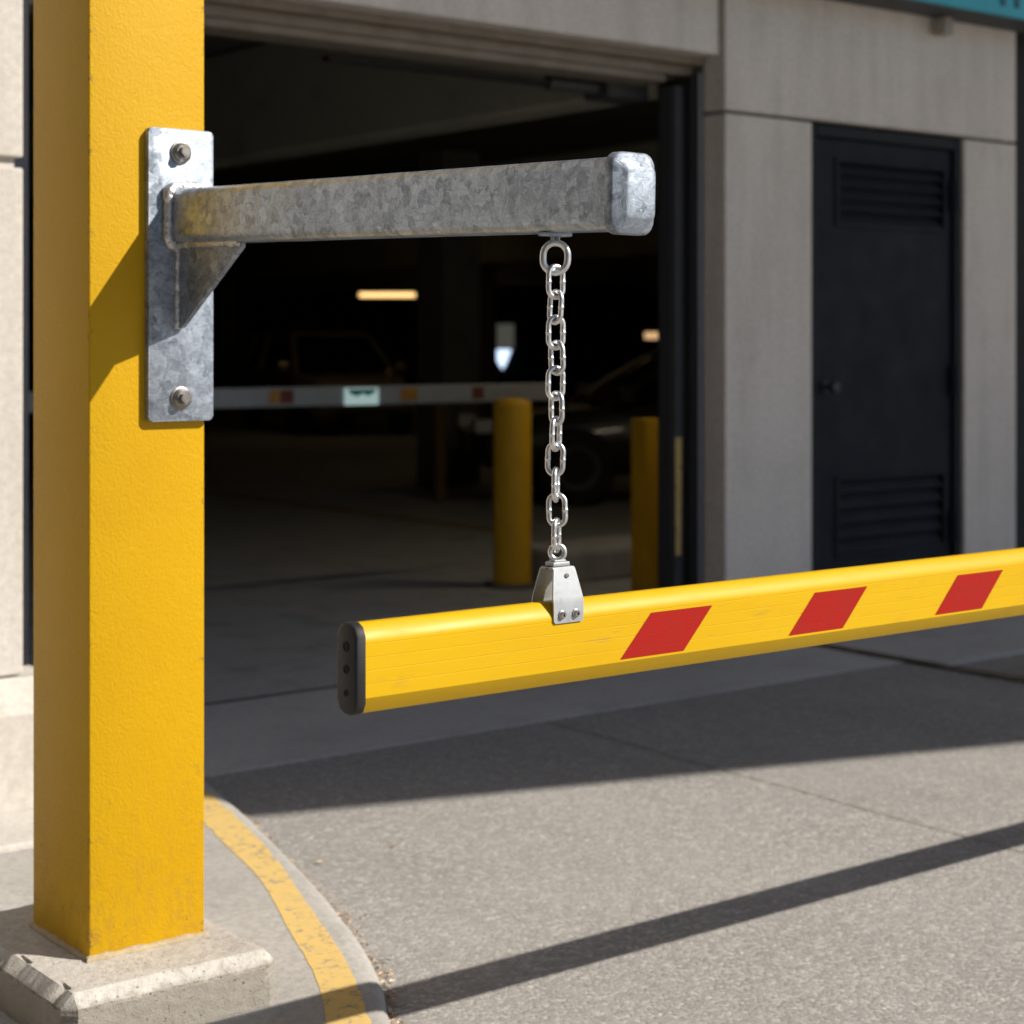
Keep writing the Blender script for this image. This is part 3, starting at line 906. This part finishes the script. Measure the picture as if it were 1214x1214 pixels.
# grout bead around its foot
bm = bmesh.new()
loop = [Vector((PX0 + (PX1 - PX0) * a, PY0 + (PY1 - PY0) * b, 0.159)) for a, b in [(t / 14, 0) for t in range(14)] + [(1, t / 14) for t in range(14)] + [(1 - t / 14, 1) for t in range(14)] + [(0, 1 - t / 14) for t in range(14)]]
sweep(bm, loop, [0.0095 + 0.004 * noise.noise(p * 40) for p in loop], 8, True)
mk("grout_bead", bm, mat_conc("grout", (0.42, 0.34, 0.22), (0.5, 0.40, 0.26), 0.5, 0.6), po, auto=60)

# ------------------------------------------------------------------ galvanised support arm
PF = 3.336            # front of mounting plate
TU = 1.758            # tube centre
TZ = 1.644
YAW, PITCH = R(2.83), R(1.55)
TL = 1.290
arm = empty("support_arm", (TU, PF, TZ), "galvanised steel arm bolted to the yellow post, holding the chain", "bracket arm")
# plate
bm = bmesh.new()
o_ = rrect(0.146, 0.596, 0.009, 5)
vs0 = prism(bm, [(1.749 + a, 1.5245 + b) for a, b in o_], PF, PF + 0.0175, 'y')
es = [e for e in bm.edges if abs(e.verts[0].co.y - PF) < 1e-6 and abs(e.verts[1].co.y - PF) < 1e-6]
bmesh.ops.bevel(bm, geom=es, offset=0.0022, segments=2, affect='EDGES', profile=0.5)
mk("mounting_plate", bm, GALV2, arm, auto=35)
# frame of the tube: +X' = towards tip
d = Vector((math.sin(YAW) * math.cos(PITCH), -math.cos(YAW) * math.cos(PITCH), -math.sin(PITCH)))
side = Vector((math.cos(YAW), math.sin(YAW), 0))
up = side.cross(d).normalized()
if up.z < 0: up = -up
O = Vector((TU, PF, TZ))
def arm_pt(t, s, h): return O + d * t + side * s + up * h
def loftarm(bm, secs, cap=True):
    """secs: list of (t, outline)"""
    rings = [[bm.verts.new(arm_pt(t, a, b)) for a, b in o] for t, o in secs]
    n = len(rings[0])
    for A, Bq in zip(rings, rings[1:]):
        for k in range(n): bm.faces.new((A[k], A[(k + 1) % n], Bq[(k + 1) % n], Bq[k]))
    if cap:
        bm.faces.new(rings[0]); bm.faces.new(rings[-1][::-1])
TW, TH = 0.076, 0.111
bm = bmesh.new()
N = 60
loftarm(bm, [(0.001 + (TL - 0.001) * k / N, rrect(TW, TH, 0.020, 6)) for k in range(N + 1)])
for v in bm.verts:
    v.co += up * 0.0005 * noise.noise(v.co * 9) + side * 0.0006 * noise.noise(v.co * 11 + Vector((5, 0, 0)))
mk("tube", bm, GALV, arm, auto=45)
# weld bead round the root
bm = bmesh.new()
ow = rrect(TW + 0.010, TH + 0.010, 0.020, 7)
full = []
for i in range(len(ow)):
    a, b = Vector(ow[i]), Vector(ow[(i + 1) % len(ow)])
    m_ = max(1, int((b - a).length / 0.004))
    full += [a.lerp(b, k / m_) for k in range(m_)]
pts = [arm_pt(0.006, p.x, p.y) for p in full]
sweep(bm, pts, [0.0115 + 0.0006 * math.sin(i * 1.7) + 0.0035 * noise.noise(p * 60) for i, p in enumerate(pts)], 10, True)
mk("weld_bead", bm, WELD, arm, smooth=True)
# gusset under the tube
bm = bmesh.new()
gt = 0.0055
bot = -TH / 2
G = [(0.0, bot + 0.004), (0.240, bot + 0.004), (0.240, bot - 0.010), (0.018, bot - 0.172), (0.0, bot - 0.172)]
A = [bm.verts.new(arm_pt(t, -0.012 - gt, h)) for t, h in G]
Bv = [bm.verts.new(arm_pt(t, -0.012 + gt, h)) for t, h in G]
for i in range(5):
    j = (i + 1) % 5
    bm.faces.new((A[i], A[j], Bv[j], Bv[i]))
bm.faces.new(A); bm.faces.new(Bv[::-1])
bmesh.ops.bevel(bm, geom=[e for e in bm.edges], offset=0.0015, segments=2, affect='EDGES', profile=0.5)
mk("gusset", bm, GALV2, arm, auto=35)
for pp in ([(0.004, -0.0185, bot - 0.004 - 0.170 * k / 40) for k in range(41)], [(0.01 + 0.228 * k / 50, -0.0185, bot - 0.002) for k in range(51)]):
    bm = bmesh.new()
    P_ = [arm_pt(*q) for q in pp]
    sweep(bm, P_, [0.0078 + 0.0004 * math.sin(i * 1.9) + 0.0026 * noise.noise(p * 70) for i, p in enumerate(P_)], 9)
    mk("weld_bead", bm, WELD, arm, smooth=True)
# end cap: rim flange then chamfered face
bm = bmesh.new()
CW, CH = 0.091, 0.124
loftarm(bm, [(TL - 0.006, rrect(CW - .004, CH - .004, 0.022, 6)), (TL - 0.004, rrect(CW, CH, 0.023, 6)), (TL + 0.010, rrect(CW, CH, 0.023, 6)), (TL + 0.013, rrect(CW - .005, CH - .005, 0.021, 6)),
             (TL + 0.014, rrect(CW - .010, CH - .010, 0.019, 6)), (TL + 0.028, rrect(CW - 0.030, CH - 0.046, 0.010, 6)), (TL + 0.0295, rrect(CW - 0.037, CH - 0.053, 0.008, 6))])
mk("end_cap", bm, GALV2, arm, auto=50)
# bolts
for z in (1.775, 1.273):
    bm = bmesh.new()
    c = Vector((1.747, PF, z))
    lathe(bm, [(0.0235, 0.0), (0.0235, -0.0035), (0.0215, -0.0045)], c, 'y', 36)
    w_ = mk("bolt", bm, BOLT, arm, auto=40)
    bm = bmesh.new()
    lathe(bm, [(0.0200, -0.0046), (0.0195, -0.0080), (0.0145, -0.0120), (0.0145, -0.0145)], c, 'y', 36)
    mk("flange_nut", bm, BOLT, w_, auto=40)
    bm = bmesh.new()
    hx = [(c.x + 0.0115 * math.cos(R(60 * k + 12)), c.z + 0.0115 * math.sin(R(60 * k + 12))) for k in range(6)]
    prism(bm, hx, PF - 0.0255, PF - 0.0115, 'y')
    bmesh.ops.bevel(bm, geom=bm.edges[:], offset=0.0012, segments=2, affect='EDGES')
    mk("bolt_head", bm, BOLT, w_, auto=35)
# chain lug under the tube
CHX, CHY = 1.8140, 2.2090
tq = (PF - CHY) / (-d.y)
low = arm_pt(tq, 0, -TH / 2)
lug_z = low.z
bm = bmesh.new()
box(bm, low.x - 0.026, low.x + 0.026, low.y - 0.012, low.y + 0.012, lug_z - 0.0055, lug_z + 0.001, 0.002, 2)
a45 = R(25)
sweep(bm, [(low.x + 0.0075 * math.cos(t) * 0.75 * 1.0, low.y + 0.0075 * math.sin(0) , lug_z - 0.006 + 0.013 * -math.sin(t)) for t in [math.pi * k / 12 for k in range(13)]], 0.0035, 10)
mk("chain_lug", bm, GALV2, arm, auto=45)

# ------------------------------------------------------------------ chain
def link_mesh(Lo, Wo, r, weld=True):
    """outer length, outer width, wire radius; lies in xz, top at z=0"""
    Rr = Wo / 2 - r
    s = Lo / 2 - r - Rr
    pts, rad = [], []
    K = 14
    for k in range(K + 1):
        a = math.pi * k / K
        pts.append((Rr * math.cos(a), 0, s + Rr * math.sin(a))); rad.append(r)
    if s > 0.003:
        for q, m_ in ((0.6, 1), (0.14, 1), (0.07, 1.12), (0.0, 1.16), (-0.07, 1.12), (-0.14, 1), (-0.6, 1)):
            pts.append((-Rr, 0, s * q)); rad.append(r * (m_ if weld else 1))
    for k in range(K + 1):
        a = math.pi + math.pi * k / K
        pts.append((Rr * math.cos(a), 0, -s + Rr * math.sin(a))); rad.append(r)
    if s > 0.003:
        for q, m_ in ((-0.6, 1), (-0.14, 1), (-0.07, 1.12), (0.0, 1.16), (0.07, 1.12), (0.14, 1), (0.6, 1)):
            pts.append((Rr, 0, s * q)); rad.append(r * (m_ if weld else 1))
    bm = bmesh.new()
    sweep(bm, pts, rad, 12, True)
    bmesh.ops.translate(bm, verts=bm.verts, vec=(0, 0, -Lo / 2))
    me = bpy.data.meshes.new("chain_link")
    bmesh.ops.recalc_face_normals(bm, faces=bm.faces[:])
    bm.to_mesh(me); bm.free()
    me.materials.append(ZINC)
    for p in me.polygons: p.use_smooth = True
    return me
top_z = lug_z - 0.010
ch = empty("hanging_chain", (CHX, CHY, top_z), "bright zinc steel chain hanging from the arm to the boom bracket", "chain")
zz = 0.0
ring = bpy.data.objects.new("ring", link_mesh(0.058, 0.050, 0.0055, False))
ring.data.name = "ring"
COL.objects.link(ring); ring.parent = ch; ring.location = (0, 0, zz); ring.rotation_euler = (0, R(2), R(-33))
eye_top = 1.066 + 0.004      # top of the eye on the bracket
wr = 0.0043
zz -= 0.058 - 0.0110 - 2 * wr
NL = 11
span = (top_z + zz) - (eye_top + 0.0)
Lk = 0.0
# pitch so that the last link hooks through the eye
bottom = eye_top - 0.0084 - 2 * wr
pitch = ((top_z + zz) - bottom - 4 * wr) / NL
Lk = pitch + 4 * wr
lm_ = link_mesh(Lk, 0.0340, wr)
yaws = [62, -22, 50, -28, 56, -34, 44, -40, 45, -50, 42]
yaws = [-38 + a for a in (28, -48, 26, -44, 24, -50, 62, -22, 78, -6, 72)]
random.seed(3)
for k in range(NL):
    o = bpy.data.objects.new("link", lm_)
    COL.objects.link(o); o.parent = ch
    o.location = (random.uniform(-.0007, .0007), random.uniform(-.0007, .0007), zz - pitch * k)
    o.rotation_euler = (R(random.uniform(-2, 2)), R(random.uniform(-3, 3)), R(yaws[k]))

# ------------------------------------------------------------------ barrier boom
BY0, BT = 2.180, 0.050
BYC = BY0 + BT / 2
BZ0, BZ1 = 0.849, 0.980
boom = empty("barrier_boom", (4.35, BYC, 0.915), "yellow barrier boom with red slanted markings hanging from the chain", "barrier arm")
# cross-section (y, z): rounded box with shallow extrusion grooves on the faces
def boomsec():
    hh, tt, rr, rz = (BZ1 - BZ0) / 2, BT / 2, 0.019, 0.025
    out = []
    zc = (BZ0 + BZ1) / 2
    for (sy, sz, a0) in ((1, 1, 0), (-1, 1, 90)):
        for k in range(9):
            a = R(a0 + 90 * k / 8)
            out.append((BYC + sy * (tt - rr) + rr * math.copysign(abs(math.cos(a)) ** 1.45, math.cos(a)), zc + hh - rz + rz * abs(math.sin(a)) ** 1.45))
    for z in (0.9510, 0.9320, 0.9130, 0.8935):
        for dz, dy in ((0.0007, 0), (0.0002, 0.0005), (-0.0002, 0.0005), (-0.0007, 0)):
            out.append((BY0 + dy, z + dz))
    for (sy, sz, a0) in ((-1, -1, 180), (1, -1, 270)):
        for k in range(9):
            a = R(a0 + 90 * k / 8)
            out.append((BYC + sy * (tt - rr) + rr * math.copysign(abs(math.cos(a)) ** 1.9, math.cos(a)), zc - hh + rz - rz * abs(math.sin(a)) ** 1.9))
    return out
sec = boomsec()
bm = bmesh.new()
x_s = [1.436 + (5.25 - 1.436) * k / 60 for k in range(61)]
rings = [[bm.verts.new((x, a, b)) for a, b in sec] for x in x_s]
n = len(sec)
for A, Bq in zip(rings, rings[1:]):
    for k in range(n): bm.faces.new((A[k], A[(k + 1) % n], Bq[(k + 1) % n], Bq[k]))
bm.faces.new(rings[0]); bm.faces.new(rings[-1][::-1])
mk("beam", bm, BOOM, boom, auto=30)
# black end cap, chamfered, with three holes
def capout(s):
    hh, tt, c_ = (BZ1 - BZ0) / 2 + 0.0015 - s, BT / 2 + 0.0015 - s, 0.019 - s * .3
    zc = (BZ0 + BZ1) / 2
    p = [(tt, hh - c_), (tt - c_ * .35, hh - c_ * .3), (tt - c_, hh), (-tt + c_, hh), (-tt + c_ * .35, hh - c_ * .3), (-tt, hh - c_), (-tt, -hh + c_), (-tt + c_ * .35, -hh + c_ * .3), (-tt + c_, -hh), (tt - c_, -hh), (tt - c_ * .35, -hh + c_ * .3), (tt, -hh + c_)]
    return [(BYC + a, zc + b) for a, b in p]
bm = bmesh.new()
rr_ = [[bm.verts.new((x, a, b)) for a, b in capout(s)] for x, s in ((1.4358, 0), (1.4235, 0), (1.4210, 0.0015), (1.4195, 0.005))]
for A, Bq in zip(rr_, rr_[1:]):
    for k in range(12): bm.faces.new((A[k], A[(k + 1) % 12], Bq[(k + 1) % 12], Bq[k]))
bm.faces.new(rr_[0]); bm.faces.new(rr_[-1][::-1])
ec = mk("end_cap", bm, BLACKP, boom, auto=40)
for z, r_ in ((0.947, 0.0062), (0.914, 0.0055), (0.880, 0.0040)):
    bm = bmesh.new()
    lathe(bm, [(r_ * 1.25, 1.4196), (r_ * 1.25, 1.4185), (r_ * 0.9, 1.4183), (r_ * 0.75, 1.4192)], (0, BYC, z), 'x', 20)
    mk("hole", bm, HOLE, ec)
# red markings: film wrapped on the grooved face
def film(pts4):
    (bl, tl, tr, br) = pts4
    bm = bmesh.new()
    zs = sorted({bl[1], tl[1], 0.9310, 0.9330, 0.9120, 0.9140, 0.8925, 0.8945} | {0.9320, 0.9130, 0.8935})
    rows = []
    for z in zs:
        t = (z - bl[1]) / (tl[1] - bl[1])
        dy = 0.0001 if z in (0.9320, 0.9130, 0.8935) else 0.0
        xl = bl[0] + (tl[0] - bl[0]) * t; xr = br[0] + (tr[0] - br[0]) * t
        rows.append([bm.verts.new((x, BY0 - 0.0006 + dy, z)) for x in (xl, xr)])
    for a, b in zip(rows, rows[1:]):
        bm.faces.new((a[0], a[1], b[1], b[0]))
    mk("red_marking", bm, REDP, boom)
for k, x in enumerate((1.9226, 2.3105, 2.7040, 3.095, 3.486, 3.877)):
    film([(x, 0.8780), (x + 0.0665, 0.9470), (x + 0.2045, 0.9465), (x + 0.139, 0.8780)])
# saddle bracket
BX = 1.8135
bm = bmesh.new()
th = 0.0028
def leg(sy):
    # (y offset, z, half width)
    P_ = [(0.0 * sy, 1.0335, 0.0215), (0.0140 * sy, 1.0335, 0.0215), (0.0175 * sy, 1.0300, 0.0218), (0.0262 * sy, 0.9880, 0.0300), ((BT / 2 + 0.003) * sy, 0.9780, 0.0302), ((BT / 2 + 0.003) * sy, 0.9520, 0.0300), ((BT / 2 + 0.003) * sy, 0.9480, 0.0270)]
    rows = []
    for (y, z, hw) in P_:
        inn = (y - sy * th, z - (th if abs(y) < 0.016 else 0))
        rows.append([bm.verts.new((BX - hw, BYC + y, z)), bm.verts.new((BX + hw, BYC + y, z)), bm.verts.new((BX + hw, BYC + inn[0], inn[1])), bm.verts.new((BX - hw, BYC + inn[0], inn[1]))])
    for a, b in zip(rows, rows[1:]):
        for k in range(4): bm.faces.new((a[k], a[(k + 1) % 4], b[(k + 1) % 4], b[k]))
    bm.faces.new(rows[0]); bm.faces.new(rows[-1][::-1])
leg(-1); leg(1)
hb_ = mk("hanger_bracket", bm, BRACK, boom, auto=30)
for dx in (-0.014, 0.014):
    bm = bmesh.new()
    c = (BX + dx, BYC - BT / 2 - 0.0032, 0.9615)
    lathe(bm, [(0.0072, 0), (0.0070, -0.0016), (0.0055, -0.0022), (0.0052, -0.0050), (0.0046, -0.0060), (0.0028, -0.0060), (0.0026, -0.0030)], c, 'y', 20)
    mk("screw", bm, SCREW, hb_, auto=40)
bm = bmesh.new()
lathe(bm, [(0.0038, 0), (0.0036, -0.0014), (0.0015, -0.0018)], (BX + 0.002, BYC - 0.0205, 1.0205), 'y', 14)
mk("rivet", bm, SCREW, hb_)
bm = bmesh.new()
box(bm, BX - 0.017, BX + 0.017, BYC - 0.011, BYC + 0.011, 1.0340, 1.0410, 0.002, 2)
box(bm, BX - 0.012, BX + 0.012, BYC - 0.008, BYC + 0.008, 1.0405, 1.0440, 0.0015, 2)
mk("eye_base", bm, BRACK, hb_, auto=40)
bm = bmesh.new()
ce_ = Vector((BX, BYC, eye_top - 0.0148))
ax = R(-38)
sweep(bm, [ce_ + Vector((0.0112 * math.cos(t) * math.cos(ax), 0.0112 * math.cos(t) * math.sin(ax), 0.0112 * math.sin(t) )) for t in [2 * math.pi * k / 28 for k in range(28)]], 0.0042, 12, True)
mk("eye", bm, ZINC, hb_, smooth=True)

# gate cabinet the boom pivots on, just outside the frame; it casts the end of the boom's shadow
gc = empty("gate_cabinet", (5.18, 2.05, 0), "yellow gate cabinet carrying the boom at its far end", "cabinet")
bm = bmesh.new(); box(bm, 5.02, 5.35, 1.92, 2.175, 0.02, 1.0, 0.015, 2)
mk("housing", bm, BOOM, gc, auto=40)
bm = bmesh.new(); box(bm, 4.99, 5.38, 1.89, 2.21, 0.0, 0.02, 0.003, 1)
mk("base_plate", bm, JAMB, gc)
bm = bmesh.new(); cyl(bm, (5.15, 2.176, 0.915), 0.045, 0.06, 'y', 28)
mk("pivot_hub", bm, BLACKP, gc, auto=40)

# ------------------------------------------------------------------ leaf litter
def leaf(bm, x, y, z, s, seed):
    rnd = random.Random(seed)
    a = rnd.uniform(0, 6.28); tx, ty = rnd.uniform(-.6, .6), rnd.uniform(-.6, .6)
    M = Matrix.Translation((x, y, z)) @ Matrix.Rotation(a, 4, 'Z') @ Matrix.Rotation(tx, 4, 'X') @ Matrix.Rotation(ty, 4, 'Y')
    sh = [(-1, 0), (-.45, .38), (.2, .45), (.75, .22), (1, 0), (.7, -.28), (.1, -.46), (-.55, -.3)]
    mid = bm.verts.new(M @ Vector((0, 0, -0.12 * s)))
    V = [bm.verts.new(M @ Vector((p[0] * s * rnd.uniform(.8, 1.1), p[1] * s * rnd.uniform(.7, 1.2), 0.25 * s * abs(p[1])))) for p in sh]
    for i in range(8): bm.faces.new((mid, V[i], V[(i + 1) % 8]))
def mat_leaf():
    m = NT("dry_leaf")
    v = m.voro(130)
    s_ = m.n("ShaderNodeSeparateColor"); m.l(v.outputs["Color"], s_.inputs[0])
    col = m.ramp(s_.outputs[0], [(0.0, (0.20, 0.11, 0.06)), (0.4, (0.40, 0.24, 0.12)), (0.7, (0.52, 0.40, 0.26)), (1.0, (0.66, 0.58, 0.46))])
    return m.fin(col, 0.8)
LEAF = mat_leaf()
bm = bmesh.new()
rnd = random.Random(11)
oc = offs(cc, -0.02)
cand = [i for i, p in enumerate(oc) if p.y > 2.6 and p.y < 5.0]
for k in range(1500):
    i = rnd.choice(cand)
    p = oc[i]
    dn = 0.35 + 0.65 * noise.noise(Vector((p.y * 5, 0, 3)))
    if rnd.random() > dn + 0.25: continue
    off = -abs(rnd.gauss(0, 0.016)) + 0.018
    q = cc[i]
    t = (cc[min(i + 1, len(cc) - 1)] - cc[i - 1]).normalized()
    pp = q + Vector((-t.y, t.x)) * (off - 0.014) + t * rnd.uniform(-.03, .03)
    leaf(bm, pp.x, pp.y, 0.004 + rnd.random() * 0.006, rnd.choice((0.002, 0.003, 0.004, 0.007)) * rnd.uniform(.7, 1.4), k)
tag(mk("leaf_litter", bm, LEAF), "dry brown leaf crumbs gathered along the foot of the curved kerb", "leaf litter", kind="stuff")
for (x, y, s, lab) in ((2.816, 4.128, 0.018, "pale dry leaf lying farthest out on the sunlit road"), (2.569, 4.115, 0.014, "orange dry leaf on the road close to the kerb"), (2.41, 3.66, 0.011, "small tan leaf on the road just off the kerb")):
    bm = bmesh.new(); leaf(bm, x, y, 0.008, s, int(x * 100))
    tag(mk("fallen_leaf", bm, LEAF), lab, "leaf", "fallen leaves on the road")

# ------------------------------------------------------------------ render settings
scene.render.engine = 'CYCLES'
scene.render.resolution_x = 1024
scene.render.resolution_y = 1024
